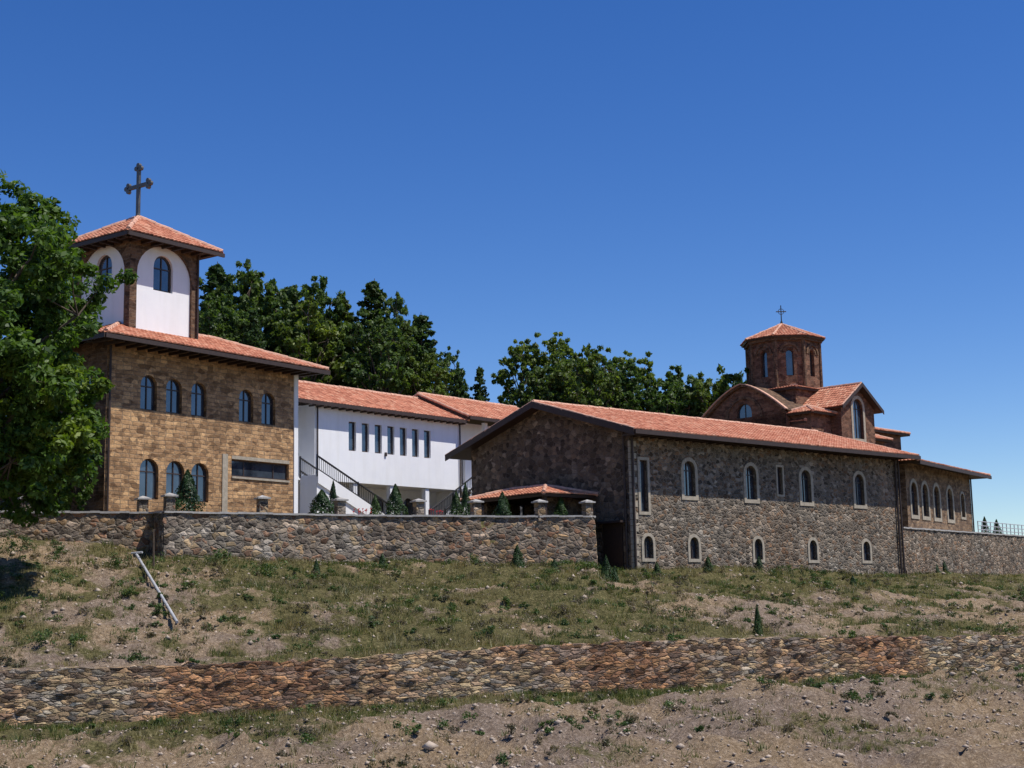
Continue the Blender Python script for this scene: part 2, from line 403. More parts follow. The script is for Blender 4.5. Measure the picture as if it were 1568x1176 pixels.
xs=[-3000,-1200,-500,-250,-150,-100,-75,-60,-50,-42,-37]+list(np.arange(-34,46.01,.32))+[50,56,64,75,90,120,170,260,500,1200,3000]
offs=[-3000,-1000,-400,-220,-140,-100,-75,-60,-50,-42,-36,-31,-28,-26]+list(np.arange(-24,-.01,.26))+[-.02]
fr=list(np.linspace(0,1,86))
bo=[.02,.4,1,2,3,4,6,8,10,12,15,18,21,24,27,30,34,38,42,46,50,55,60,70,85,110,150,250,500,1200,3000]
V=[]
for x in xs:
    yl=float(np.interp(x,LX,LY)); yt=float(np.interp(x,TX,TY))
    for o in offs: V.append((x,yl+o,ground(x,yl+o,-1)))
    for f in fr:
        y=yl+.25+(yt-yl-.25)*f; V.append((x,y,ground(x,y,1)))
    for o in bo: V.append((x,yt+o,ground(x,yt+o,2)))
nr=len(offs)+len(fr)+len(bo); Fs=[]
for i in range(len(xs)-1):
    for j in range(nr-1):
        a=i*nr+j; Fs.append((a,a+nr,a+nr+1,a+1))
me=bpy.data.meshes.new('ground'); me.from_pydata(V,[],Fs); me.update()
at=me.attributes.new('grassy','FLOAT','POINT'); at.data.foreach_set('value',[grassy(v[0],v[1]) for v in V])
me.shade_smooth()
go=bpy.data.objects.new('ground',me); scene.collection.objects.link(go)
m,nt,b,o=new_mat('hillside_soil')
v=coords(nt,'Object'); att=N(nt,'ShaderNodeAttribute',attribute_name='grassy')
f1=fbm(nt,v,1.3,6,.75); f2=fbm(nt,v,5,7,.8); f3=fbm(nt,v,.22,3); f4=fbm(nt,v,18,4,.75)
soil=ramp(nt,f2.outputs[0],[(.3,(.21,.145,.085)),(.5,(.38,.275,.17)),(.68,(.52,.405,.28))])
soil2=ramp(nt,f2.outputs[0],[(.3,(.18,.125,.09)),(.5,(.31,.235,.175)),(.7,(.45,.36,.285))])
w=ramp(nt,f3.outputs[0],[(.42,(0,0,0)),(.58,(1,1,1))])
sc=mixc(nt,w.outputs[0],soil.outputs[0],soil2.outputs[0])
gr=ramp(nt,f2.outputs[0],[(.3,(.055,.058,.022)),(.5,(.15,.135,.056)),(.7,(.29,.245,.12))])
mk=math_(nt,'ADD',att.outputs['Fac'],math_(nt,'MULTIPLY_ADD',f1.outputs[0],1.9,-.95))
mk=ramp(nt,mk,[(.35,(0,0,0)),(.62,(1,1,1))])
c=mixc(nt,mk.outputs[0],sc,gr.outputs[0])
vo=N(nt,'ShaderNodeTexVoronoi'); vo.inputs['Scale'].default_value=7; nt.links.new(v,vo.inputs['Vector'])
pe=ramp(nt,vo.outputs['Distance'],[(.1,(1.25,1.23,1.2)),(.3,(1,1,1)),(.6,(.80,.78,.76))]); c=mixc(nt,1.0,c,pe.outputs[0],'MULTIPLY')
sp=ramp(nt,f4.outputs[0],[(.3,(.6,.6,.6)),(.7,(1.35,1.35,1.35))]); c=mixc(nt,1.0,c,sp.outputs[0],'MULTIPLY')
nt.links.new(c,b.inputs['Base Color']); b.inputs['Roughness'].default_value=1; b.inputs['Specular IOR Level'].default_value=.1
hh=math_(nt,'ADD',f2.outputs[0],math_(nt,'MULTIPLY',f4.outputs[0],.5)); hh=math_(nt,'SUBTRACT',hh,math_(nt,'MULTIPLY',vo.outputs['Distance'],.3)); bump(nt,b,hh,.95,.16)
me.materials.append(m)

# ------------------------------------------------------------ free-standing stone walls
def poly_wall(name,pts,zb,zt,th,mat,seed,cop=None,jt=.05,topj=.05):
    e=empty(name); W=MB(); C=MB()
    S=[]
    for i in range(len(pts)-1):
        a=Vector(pts[i]);b_=Vector(pts[i+1]); d=(b_-a); n=max(1,int(d.length/.22))
        for k in range(n+(i==len(pts)-2)):
            t=k/n; p=a+d*t; nn=Vector((d.y,-d.x)).normalized()
            S.append((p,nn,zb[i]+(zb[i+1]-zb[i])*t,zt[i]+(zt[i+1]-zt[i])*t))
    rows=12; grid=[]
    for (p,nn,b0,t0) in S:
        t0+=topj*(noise.noise(Vector((p.x*1.7,p.y*1.7,seed)))*1.2+noise.noise(Vector((p.x*5,p.y*5,seed)))*1.2)
        col=[]
        for r in range(rows+1):
            z=b0+(t0-b0)*r/rows; j=jt*(noise.noise(Vector((p.x*2.3,p.y*2.3,z*2.6+seed)))+noise.noise(Vector((p.x*5.3,p.y*5.3,z*6.6+seed)))*1.2)*1.3
            batter=.12*(1-r/rows)
            col.append(Vector((p.x+nn.x*(j+batter),p.y+nn.y*(j+batter),z)))
        col.append(Vector((p.x-nn.x*th,p.y-nn.y*th,t0+.01))); col.append(Vector((p.x-nn.x*th,p.y-nn.y*th,b0)))
        grid.append(col)
    nc=len(grid[0])
    for col in grid: W.v+=[tuple(q) for q in col]
    for i in range(len(grid)-1):
        for j in range(nc-1): a=i*nc+j; W.f.append((a,a+nc,a+nc+1,a+1))
    W.f.append(tuple(range(nc))); W.f.append(tuple((len(grid)-1)*nc+k for k in range(nc)))
    W.obj('masonry',e,M[mat])
    if cop:
        for i in range(0,len(S)-2,2):
            p,nn,_,t0=S[i]; q,n2,_,t1=S[min(i+2,len(S)-1)]
            def c8(p,nn,z): return (p+nn*.09),(p-nn*(th+.05)),z
            dz=random.uniform(-.015,.02)
            a0,a1,z0=c8(p,nn,t0+dz); b0,b1,z1=c8(q,n2,t1+dz); h=.045+random.uniform(0,.02)
            C.box8([(a0.x,a0.y,z0-.04),(b0.x,b0.y,z1-.04),(b1.x,b1.y,z1-.04),(a1.x,a1.y,z0-.04),(a0.x,a0.y,z0+h),(b0.x,b0.y,z1+h),(b1.x,b1.y,z1+h),(a1.x,a1.y,z0+h)])
        C.obj('coping',e,M['concrete'])
    return e
lp=[(x,float(np.interp(x,LX,LY))) for x in (-60,-40,-25,-17.3,-8,0,8,22.9,40,60)]
poly_wall('retaining_stone_wall',lp,[float(np.interp(p[0],LX,LB))-.6 for p in lp],[float(np.interp(p[0],LX,LT))+.10+.1*math.sin(p[0]) for p in lp],.45,'red',3,None,.06,.09)
tp=[(-16.5,67.7),(-11.7,70.8),(-7,73.8),(-1.5,76.0),(4.3,77.9),(4.5,82.3)]
poly_wall('terrace_stone_wall',tp,[2.0,1.9,1.7,1.6,1.5,1.5],[4.72]*6,.5,'terr',8,'c',.05,.03)
tp=[(-60,63.7),(-26,66.7),(-17.4,69.3),(-16.5,67.7)]
poly_wall('terrace_stone_wall',tp,[3.4,3.1,2.0,2.0],[4.9,4.85,4.8,4.72],.45,'terr',18,'c',.05,.03)
tp=[(26.3,97.9),(40.6,115.5),(60,140)]
poly_wall('terrace_stone_wall',tp,[.8,.8,.8],[4.75,4.75,4.75],.5,'grey',28,'c',.05,.03)

def pier(x,y,z0,ang):
    e=empty('stone_pier'); F=Frame(x,y,math.cos(ang),math.sin(ang)); A=MB();B=MB()
    F.box(A,-.22,.22,-.22,.22,z0-.3,z0+.7); A.obj('shaft',e,M['terr'])
    F.box(B,-.33,.33,-.33,.33,z0+.7,z0+.78)
    q=[F.p(-.29,-.29,z0+.78),F.p(.29,-.29,z0+.78),F.p(.29,.29,z0+.78),F.p(-.29,.29,z0+.78)]; ap=F.p(0,0,z0+.9)
    for i in range(4): B.poly([q[i],q[(i+1)%4],ap])
    B.obj('cap',e,M['concrete'])
for x,y in ((-16.35,68.1),(-12.4,70.7),(-8.85,72.95),(-5.0,74.9),(-2.05,76.1),(1.35,77.1),(3.95,78.1),(-18.0,69.6),(-23.1,67.9)):
    pier(x,y,4.76,.55)

# ------------------------------------------------------------ building A : chapel house with bell tower
FA=Frame(-20,70,.59,.81); A=empty('bell_tower_house'); S=newS()
L=13.2; D=6.2; zb=4.3; ze=13.5
wins=[dict(c=c,w=1.05,z0=10.2,z1=12.0,bars=['h','v']) for c in (2.63,4.28,5.96,9.33,11.0)]
wins+=[dict(c=c,w=1.2,z0=5.7,z1=7.75,bars=['h','v']) for c in (2.75,4.45,6.1)]
wins+=[dict(c=10.45,w=4.3,z0=7.2,z1=8.1,arch=False,bars=[-1.1,1.1])]
facade(S,lambda t,z,d:FA.p(t,d,z),[(0,zb),(L,zb),(L,ze),(0,ze)],wins)
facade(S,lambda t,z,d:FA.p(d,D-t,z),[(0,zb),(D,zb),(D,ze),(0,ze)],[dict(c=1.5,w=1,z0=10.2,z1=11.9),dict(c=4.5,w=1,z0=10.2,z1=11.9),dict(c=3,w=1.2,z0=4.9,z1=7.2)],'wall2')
facade(S,lambda t,z,d:FA.p(L-d,t,z),[(0,zb),(D,zb),(D,ze),(0,ze)],[],'white')
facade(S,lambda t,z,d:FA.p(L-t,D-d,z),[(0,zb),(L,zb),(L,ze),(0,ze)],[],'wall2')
FA.box(S['white'],L-.25,L+.06,-.06,.3,zb,ze-.1)
FA.box(S['trim'],7.62,8.0,-.05,.05,zb,8.35)
FA.box(S['trim'],8.3,12.6,-.04,.04,8.12,8.3); FA.box(S['trim'],8.3,12.6,-.07,.04,7.08,7.19)
ov=1.5; zr=hip_roof(S,FA,-1.3,L+1.0,-ov,D+ov-.1,ze-.03,.38)
FA.box(S['wood'],-1.35,L+1.05,-ov-.12,-ov-.01,ze-.29,ze-.08); FA.box(S['wood'],-1.42,-1.31,-ov-.05,D+ov,ze-.29,ze-.08)
for i in range(22): FA.box(S['wood'],-.9+i*.68,-.78+i*.68,-ov,0,ze-.33,ze-.19)
S['wood'].tube(FA.p(.12,-.12,zb),FA.p(.12,-.12,ze-.3),.06,.06,8)
FA.box(S['wall2'],.4,6,D+.01,D+4.5,zb,8.2); hip_roof(S,FA,-.4,6.8,D-.2,D+5.2,8.3,.3)
FT=Frame(*FA.p(2.25,1.2,0)[:2],.59,.81); w=4.6; tb=14.0; tt=19.45
for k in range(4):
    if k==0: mp=lambda t,z,d:FT.p(t,d,z)
    elif k==1: mp=lambda t,z,d:FT.p(d,w-t,z)
    elif k==2: mp=lambda t,z,d:FT.p(w-d,t,z)
    else: mp=lambda t,z,d:FT.p(w-t,w-d,z)
    bm_o=win_outline(w/2,w-.9,tb+.05,tt-.2,.9,0,16)
    bm=bmesh.new(); ed=[]
    for lpz in ([(0,tb-1.5),(w,tb-1.5),(w,tt),(0,tt)],bm_o):
        vs=[bm.verts.new(mp(t,z,0)) for t,z in lpz]
        for i in range(len(vs)): ed.append(bm.edges.new((vs[i],vs[(i+1)%len(vs)])))
    bmesh.ops.triangle_fill(bm,use_beauty=True,edges=ed,normal=(mp(0,0,0)-mp(0,0,1)).normalized()); bm.verts.index_update()
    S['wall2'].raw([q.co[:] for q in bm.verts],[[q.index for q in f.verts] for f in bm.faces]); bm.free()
    for i in range(len(bm_o)):
        a,b_=bm_o[i],bm_o[(i+1)%len(bm_o)]; S['wall2'].poly([mp(*a,0),mp(*b_,0),mp(*b_,.14),mp(*a,.14)])
    facade(S,lambda t,z,d,mp=mp:mp(t,z,d+.14),[(.3,tb-.1),(w-.3,tb-.1),(w-.3,tt-.05),(.3,tt-.05)],[dict(c=w/2,w=1.3,z0=16.85,z1=18.8,bars=['h','v'],rev=.2,fw=.1)],'white')
ot=.9
hip_roof(S,FT,-ot,w+ot,-ot,w+ot,tt-.05,.58)
for a in ((-ot-.1,-ot,-ot-.1,w+ot+.1),(-ot-.1,w+ot+.1,-ot-.1,-ot)): FT.box(S['wood'],a[0],a[1],a[2],a[3],tt-.3,tt-.1)
S['wood'].tube(FT.p(w-.1,-.1,tb+.3),FT.p(w-.1,-.1,tt-.2),.06,.06,8)
for i in range(9): FT.box(S['wood'],-.7+i*.68,-.6+i*.68,-ot,0,tt-.34,tt-.2); FT.box(S['wood'],-ot,0,-.7+i*.68,-.6+i*.68,tt-.34,tt-.2)
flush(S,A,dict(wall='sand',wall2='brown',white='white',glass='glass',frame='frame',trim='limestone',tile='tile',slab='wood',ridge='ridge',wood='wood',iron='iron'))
C=MB(); c0=FT.p(w/2,w/2,0); zc=23.05
FN=Frame(c0.x,c0.y,*(FA.n))
FN.box(C,-.1,.1,-.075,.075,20.9,24.0); FN.box(C,-.8,.8,-.07,.07,zc-.1,zc+.1)
for a,z in ((-.82,zc),(.82,zc),(0,24.05)):
    for da,dz in ((.0,.17),(0,-.17),(.17,0),(-.17,0)):
        if (a<0 and da>0) or (a>0 and da<0) or (a==0 and dz<0): continue
        C.tube(FN.p(a+da,-.085,z+dz),FN.p(a+da,.085,z+dz),.13,.13,12)
C.tube(c0+Vector((0,0,21.0)),c0+Vector((0,0,21.5)),.2,.12,10)
C.obj('roof_cross',A,M['crossm'])

# ------------------------------------------------------------ building B : long stone hall
FB=Frame(6.5,80,.748,.664); B=empty('stone_monastery_hall'); S=newS(); L=26.2; D=13.8; ze=9.85; zap=11.9
wins=[dict(c=1.05,w=.62,z0=5.1,z1=8.0,arch=False,trim=.17,bars=[])]
wins+=[dict(c=c,w=1.0,z0=6.1,z1=8.15,trim=.22,bars=['v','h']) for c in (4.9,10.5,15.9,21.6)]
wins+=[dict(c=13.3,w=.5,z0=6.5,z1=8.2,arch=False,trim=.13,bars=[])]
wins+=[dict(c=c,w=.75,z0=2.5,z1=3.75,trim=.18,bars=['v']) for c in (1.25,5.1,10.9,16.3,22.0)]
facade(S,lambda t,z,d:FB.p(t,d,z),[(0,.6),(L,.6),(L,ze),(0,ze)],wins)
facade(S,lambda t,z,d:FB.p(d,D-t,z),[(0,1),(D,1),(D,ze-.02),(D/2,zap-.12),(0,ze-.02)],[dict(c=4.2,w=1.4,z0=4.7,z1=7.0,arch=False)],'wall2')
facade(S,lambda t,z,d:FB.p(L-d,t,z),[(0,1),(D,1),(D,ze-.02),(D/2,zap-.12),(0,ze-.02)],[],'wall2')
facade(S,lambda t,z,d:FB.p(L-t,D-d,z),[(0,3),(L,3),(L,ze),(0,ze)],[],'wall2')
sl=(zap-ze)/(D/2); ov=1.35
gable_roof(S,FB,-.95,L+.5,-ov,D+ov,D/2,ze-ov*sl+.05,zap+.05)
FB.box(S['wood'],-1,L+.55,-ov-.13,-ov-.01,ze-ov*sl-.2,ze-ov*sl+.04)
for i in range(37): FB.box(S['wood'],-.5+i*.72,-.38+i*.72,-ov,-.01,ze-ov*sl-.2,ze-ov*sl-.06)
for sg in (0,1):
    a=FB.p(-.99,-ov if sg==0 else D+ov,ze-ov*sl-.05); b_=FB.p(-.99,D/2,zap-.05)
    up=Vector((0,0,.16)); dn=Vector((0,0,-.22)); ou=FB.p(-1.05,0,0)-FB.p(-.99,0,0)
    S['wood'].box8([a+dn,b_+dn,b_+dn+ou,a+dn+ou,a+up,b_+up,b_+up+ou,a+up+ou])
for t,dd in ((.1,-.12),(L-.15,-.12),(L-.5,-.12)): S['wood'].tube(FB.p(t,dd,1.2),FB.p(t,dd,ze-.3),.07,.07,8)
S['wood'].tube(FB.p(-.12,.35,1.5),FB.p(-.12,.35,ze-.3),.06,.06,8)
for i in range(22):
    w_=.5 if i%2 else .32
    FB.box(S['trim'],-.03,w_,-.03,.1,1.6+i*.34,1.6+i*.34+.31)
FB.box(S['wood'],-.08,.02,.7,2.2,1.9,4.5); FB.box(S['wood'],-.5,.0,.4,2.5,4.5,4.62)
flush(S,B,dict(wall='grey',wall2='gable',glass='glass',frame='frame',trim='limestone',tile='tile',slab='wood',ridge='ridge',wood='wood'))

Pp=empty('entrance_porch'); S=newS()
FB.box(S['wall'],-2.6,-.02,4.2,4.5,4.3,6.1); FB.box(S['wall'],-2.6,-.02,9.3,9.6,4.3,6.1)
for d in (3.0,6.2,9.4): FB.box(S['wood'],-3.9,-3.7,d-.1,d+.1,4.3,6.1)
hip_roof(S,FB,-4.2,-.03,2.6,9.8,6.15,.27)
flush(S,Pp,dict(wall='gable',wood='wood',tile='tile',slab='wood',ridge='ridge'))

# ------------------------------------------------------------ building M : white guest house
FM=Frame(-12.5,90,.64,.77); Mo=empty('white_guest_house'); S=newS(); L=13.8; ze=12.95
wins=[dict(c=3.27+i*1.18,w=.66,z0=10.15,z1=12.05,arch=False,bars=[],fw=.08,rev=.2) for i in range(7)]
facade(S,lambda t,z,d:FM.p(t,d,z),[(0,8.1),(L,8.1),(L,ze),(0,ze)],wins,'white')
FM.box(S['white'],0.01,L-.01,.24,3.0,8.12,8.4)
facade(S,lambda t,z,d:FM.p(d,3.5-t,z),[(0,4.5),(3.5,4.5),(3.5,ze),(0,ze)],[],'white')
facade(S,lambda t,z,d:FM.p(L-d,t,z),[(0,4.5),(8,4.5),(8,ze),(0,ze)],[],'white')
facade(S,lambda t,z,d:FM.p(t,2.4+d,z),[(-4,4.5),(L+9,4.5),(L+9,8.1),(-4,8.1)],[dict(c=c,w=1.3,z0=5.6,z1=7.6,bars=['v']) for c in (2,5,8,11)],'white')
for t in (.2,3.6,7,10.4,13.5): FM.box(S['white'],t-.18,t+.18,.1,.46,4.5,8.08)
facade(S,lambda t,z,d:FM.p(t,2.2+d,z),[(-4,8.1),(0,8.1),(0,ze),(-4,ze)],[dict(c=-1.6,w=1,z0=8.7,z1=11.0,arch=False)],'white')
FM.box(S['white'],-4,0,-.2,2.2,8.0,8.2); FM.box(S['white'],-2.6,-2.3,-.1,.2,8.2,ze)
facade(S,lambda t,z,d:FM.p(L+t,1.3+d,z),[(0,8.1),(10,8.1),(10,ze+.2),(0,ze+.2)],[dict(c=1.4,w=.95,z0=8.7,z1=11.2,arch=False,rev=.3),dict(c=3.6,w=1.2,z0=10,z1=11.8,arch=False),dict(c=6,w=1.2,z0=10,z1=11.8,arch=False)],'white')
FM.box(S['white'],L+.01,L+10,-.4,1.3,8.0,8.2)
for t in (L+2.4,L+5): FM.box(S['white'],t-.15,t+.15,-.3,0,8.2,ze+.1)
gable_roof(S,FM,-5.2,L+.2,-.6,9.1,4.0,ze+.02,ze+2.0)
gable_roof(S,FM,L-.1,L+11,-.9,9.3,4.0,ze+.3,ze+2.4)
FM.box(S['wood'],-5.2,L-.15,-.72,-.61,ze-.18,ze+.04); FM.box(S['wood'],L-.1,L+11,-1.02,-.91,ze+.1,ze+.32)
for i in range(30): FM.box(S['wood'],-5+i*.64,-4.9+i*.64,-.6,0,ze-.26,ze-.14)
for t in (.15,L-.2): S['wood'].tube(FM.p(t,-.1,5),FM.p(t,-.1,ze-.2),.05,.05,8)
FM.box(S['frame'],6.2,6.35,-.1,0,10.0,10.25)
flush(S,Mo,dict(white='white',glass='glass',frame='frame',tile='tile',slab='wood',ridge='ridge',wood='wood'))
def stair(name,t0,z0,t1,z1,d0,d1):
    e=empty(name); W=MB();R=MB();n=int(abs(z0-z1)/.17)
    for i in range(n):
        ta=t0+(t1-t0)*i/n; tb_=t0+(t1-t0)*(i+1)/n; z=z0+(z1-z0)*(i+.5)/n
        FM.box(W,min(ta,tb_),max(ta,tb_),d0,d1,4.6,z)
    dd=d0-.12
    a,b_=FM.p(t0,dd,z0-.6),FM.p(t1,dd,z1-.6); c,d=FM.p(t0,dd+.1,z0-.6),FM.p(t1,dd+.1,z1-.6); u=Vector((0,0,.8))
    W.box8([a,b_,d,c,a+u,b_+u,d+u,c+u])
    W.obj('steps',e,M['white'])
    for dd in (d0-.05,d1):
        for k in range(int(abs(t1-t0)/.16)+1):
            f=k/(abs(t1-t0)/.16); p=FM.p(t0+(t1-t0)*f,dd,z0+(z1-z0)*f+.1); R.tube(p,p+Vector((0,0,.95)),.022,.022,4)
        for h in (.25,1.05): R.tube(FM.p(t0,dd,z0+h),FM.p(t1,dd,z1+h),.06,.06,6)
        for f in (0,.5,1): p=FM.p(t0+(t1-t0)*f,dd,z0+(z1-z0)*f-.2); R.tube(p,p+Vector((0,0,1.35)),.06,.06,6)
    R.obj('railing',e,M['iron'])
stair('outdoor_staircase',-2.2,8.2,4.6,5.2,-2.6,-1.1)
stair('outdoor_staircase',14.5,8.2,9.6,5.4,-2.2,-.8)

# ------------------------------------------------------------ building C : annex
FC=Frame(26.9,98.6,.556,.831); Co=empty('stone_annex_building'); S=newS(); L=15; D=7; ze=9.3
facade(S,lambda t,z,d:FC.p(t,d,z),[(0,4),(L,4),(L,ze),(0,ze)],[dict(c=c,w=1.25,z0=5.7,z1=8.0,trim=.26,bars=['v','h']) for c in (1.5,3.9,6.5,9.6)]+[dict(c=12.7,w=.9,z0=6,z1=7.8,trim=.18)])
facade(S,lambda t,z,d:FC.p(L-d,t,z),[(0,4),(D,4),(D,ze),(0,ze)],[])
facade(S,lambda t,z,d:FC.p(d,D-t,z),[(0,4),(D,4),(D,ze),(0,ze)],[])
hip_roof(S,FC,-1,L+1,-1.3,D+1.1,ze-.05,.2)
FC.box(S['wood'],-1,L+1,-1.42,-1.31,ze-.3,ze-.06)
S['wood'].tube(FC.p(L-.1,-.1,4.5),FC.p(L-.1,-.1,ze-.2),.06,.06,8)
flush(S,Co,dict(wall='annex',glass='glass',frame='frame',trim='limestone',tile='tile',slab='wood',ridge='ridge',wood='wood'))

# ------------------------------------------------------------ domed church
FK=Frame(23.4,122,.71,.704); K=empty('domed_church'); S=newS()
def four(a0,a1,b0,b1,z0,z1,key='wall'):
    facade(S,lambda t,z,d:FK.p(a0+t,b0+d,z),[(0,z0),(a1-a0,z0),(a1-a0,z1),(0,z1)],[],key)
    facade(S,lambda t,z,d:FK.p(a0+d,b1-t,z),[(0,z0),(b1-b0,z0),(b1-b0,z1),(0,z1)],[],key)
    facade(S,lambda t,z,d:FK.p(a1-d,b0+t,z),[(0,z0),(b1-b0,z0),(b1-b0,z1),(0,z1)],[],key)
    facade(S,lambda t,z,d:FK.p(a1-t,b1-d,z),[(0,z0),(a1-a0,z0),(a1-a0,z1),(0,z1)],[],key)
four(-5,10,-5,5,4,14.2); hip_roof(S,FK,-5.5,10.6,-5.6,5.6,14.25,.25)
arm=[(0,4),(5,4),(5,15.7),(2.5,17.35),(0,15.7)]
facade(S,lambda t,z,d:FK.p(-2.5+t,-7+d,z),arm,[dict(c=2.5,w=1.5,z0=13.0,z1=16.3,trim=.28,bars=['v','h'])])
facade(S,lambda t,z,d:FK.p(-2.5+d,7-t,z),[(0,4),(14,4),(14,15.7),(0,15.7)],[])
facade(S,lambda t,z,d:FK.p(2.5-d,-7+t,z),[(0,4),(14,4),(14,15.7),(0,15.7)],[])
FR=Frame(*FK.p(0,-7,0)[:2],*FK.n)
gable_roof(S,FR,-.5,14.5,-3.05,3.05,0,15.45,17.5)
for sg in (-1,1):
    a=FR.p(-.56,sg*3.1,15.4); b_=FR.p(-.56,0,17.5); dn=Vector((0,0,-.22)); up=Vector((0,0,.1)); ou=FR.p(-.62,0,0)-FR.p(-.56,0,0)
    S['wood'].box8([a+dn,b_+dn,b_+dn+ou,a+dn+ou,a+up,b_+up,b_+up+ou,a+up+ou])
# west arm: wide brick gable with softly rounded top
rx=4.1; ry=2.55; zc=15.0; n=18
def prof(off=0):
    out=[]
    for k in range(n+1):
        x=1-2*k/n; out.append(((rx+off)*x, zc+off+ry*(1-abs(x)**1.45)))
    return out
pts=[(-rx,4),(rx,4)]+prof()
facade(S,lambda t,z,d:FK.p(-6+d,-t,z),pts,[dict(c=0,w=1.5,z0=13.6,z1=16.2,bars=['v'])])
P0=prof(.04);P1=prof(.22);P2=prof(.30)
def rib(x0,x1,A_,B_,key):
    for k in range(n):
        p=[FK.p(x0,-B_[k][0],B_[k][1]),FK.p(x0,-B_[k+1][0],B_[k+1][1]),FK.p(x1,-B_[k+1][0],B_[k+1][1]),FK.p(x1,-B_[k][0],B_[k][1])]
        q=[FK.p(x0,-A_[k][0],A_[k][1]),FK.p(x0,-A_[k+1][0],A_[k+1][1])]
        S[key].poly(p); S[key].poly([p[0],p[1],q[1],q[0]])
        S[key].poly([q[0],q[1],FK.p(x1,-A_[k+1][0],A_[k+1][1]),FK.p(x1,-A_[k][0],A_[k][1])])
rib(-6.3,6,P0,P1,'wall2'); rib(-6.42,-6.05,P1,P2,'ridge')
arc=[[(R_*math.cos(math.pi*k/n),14.9+R_*math.sin(math.pi*k/n)) for k in range(n+1)] for R_ in (1.65,1.9)]
rib(-6.09,-5.95,arc[0],arc[1],'wall2')
four(-6,-5.01,-rx,rx,4,zc)
four(-6,6,-rx+.02,rx-.02,14,zc+.02)
four(2.6,5.4,-6.1,-5.01,4,13.2); hip_roof(S,FK,2.5,5.9,-6.6,-4.2,13.3,.4)
four(-5.4,-2.6,-6.05,-3.6,4,14.9); hip_roof(S,FK,-5.9,-2.4,-6.6,-3.6,14.9,.4)
four(-3.3,3.3,-3.3,3.3,14,17.55)
hip_roof(S,FK,-3.6,3.6,-3.6,3.6,17.45,.2)
R=3.12; z0,z1=17.2,22.15
for k in range(8):
    a0=math.pi/8+k*math.pi/4; a1=a0+math.pi/4
    p0=FK.p(R*math.cos(a0),R*math.sin(a0),0); p1=FK.p(R*math.cos(a1),R*math.sin(a1),0); wd=(p1-p0).length; uu=(p1-p0)/wd
    mid=(p0+p1)/2; cen=FK.p(0,0,0); nn=(cen-mid).normalized()
    mp=lambda t,z,d,p0=p0,uu=uu,nn=nn: p0+uu*t+nn*d+Vector((0,0,z))
    facade(S,mp,[(0,z0),(wd,z0),(wd,z1),(0,z1)],[dict(c=wd/2,w=.66,z0=18.7,z1=20.95,bars=[],rev=.3)],'wall')
    S['wall2'].tube(p0+Vector((0,0,z0)),p0+Vector((0,0,z1-.1)),.17,.17,8)
    for j in range(8):
        b0,b1=math.pi*j/8,math.pi*(j+1)/8
        P=lambda rr,x,dd: mp(wd/2+rr*math.cos(x),20.6+rr*math.sin(x),dd)
        for r0,r1,dp in ((.45,.62,-.06),(.72,.92,-.12)):
            S['wall2'].poly([P(r0,b0,dp),P(r0,b1,dp),P(r1,b1,dp),P(r1,b0,dp)]); S['wall2'].poly([P(r1,b0,dp),P(r1,b1,dp),P(r1,b1,0),P(r1,b0,0)]); S['wall2'].poly([P(r0,b0,dp),P(r0,b1,dp),P(r0,b1,0),P(r0,b0,0)])
    E=3.65; e0=FK.p(E*math.cos(a0),E*math.sin(a0),22.05); e1=FK.p(E*math.cos(a1),E*math.sin(a1),22.05); ap=FK.p(0,0,23.6)
    tile_poly(S,[e0,e1,ap],sp=.26); cap_line(S,e0+Vector((0,0,.08)),ap+Vector((0,0,.08)),.1)
    f0=FK.p((R+.28)*math.cos(a0),(R+.28)*math.sin(a0),0); f1=FK.p((R+.28)*math.cos(a1),(R+.28)*math.sin(a1),0)
    z_=Vector((0,0,21.7)); S['wall2'].poly([f0+z_,f1+z_,f1+z_+Vector((0,0,.25)),f0+z_+Vector((0,0,.25))]); S['wall2'].poly([f0+z_,f1+z_,p1+z_,p0+z_])
c=FK.p(0,0,0)
S['iron'].tube(c+Vector((0,0,23.5)),c+Vector((0,0,25.3)),.05,.04,6); S['iron'].tube(c+Vector((0,0,23.6)),c+Vector((0,0,23.9)),.16,.08,8)
S['iron'].tube(FK.p(-.32,.3,24.75),FK.p(.32,-.3,24.75),.045,.045,6)
for k in range(12):
    a=k*math.pi/6; b_=a+math.pi/6
    S['iron'].tube(FK.p(.25*math.cos(a)*.7,-.25*math.cos(a)*.7,24.75+.25*math.sin(a)),FK.p(.25*math.cos(b_)*.7,-.25*math.cos(b_)*.7,24.75+.25*math.sin(b_)),.025,.025,5)
flush(S,K,dict(wall='brick',wall2='brown',glass='glass',frame='frame',trim='limestone',tile='tile',slab='wood',ridge='ridge',wood='wood',iron='iron'))

# ------------------------------------------------------------ foliage
def leaves(centers,radii,n,size,flat=.5):
    centers=np.asarray(centers,float); radii=np.asarray(radii,float)
    idx=rng.integers(0,len(centers),n)
    d=rng.normal(size=(n,3)); d/=np.linalg.norm(d,axis=1)[:,None]
    rr=rng.random(n)**.45
    p=centers[idx]+d*(rr*radii[idx])[:,None]*np.array([1,1,.7])
    nrm=d*.7+rng.normal(size=(n,3))*.6+np.array([0,0,flat]); nrm/=np.linalg.norm(nrm,axis=1)[:,None]
    a=np.cross(nrm,rng.normal(size=(n,3))); a/=np.linalg.norm(a,axis=1)[:,None]; b=np.cross(nrm,a)
    s=size*(.6+.8*rng.random(n))[:,None]; a=a*s; b=b*s*.55
    v=np.stack([p-a,p-b*.9,p+a,p+b*.9],1).reshape(-1,3)
    f=np.arange(n*4).reshape(-1,4)
    return v,f
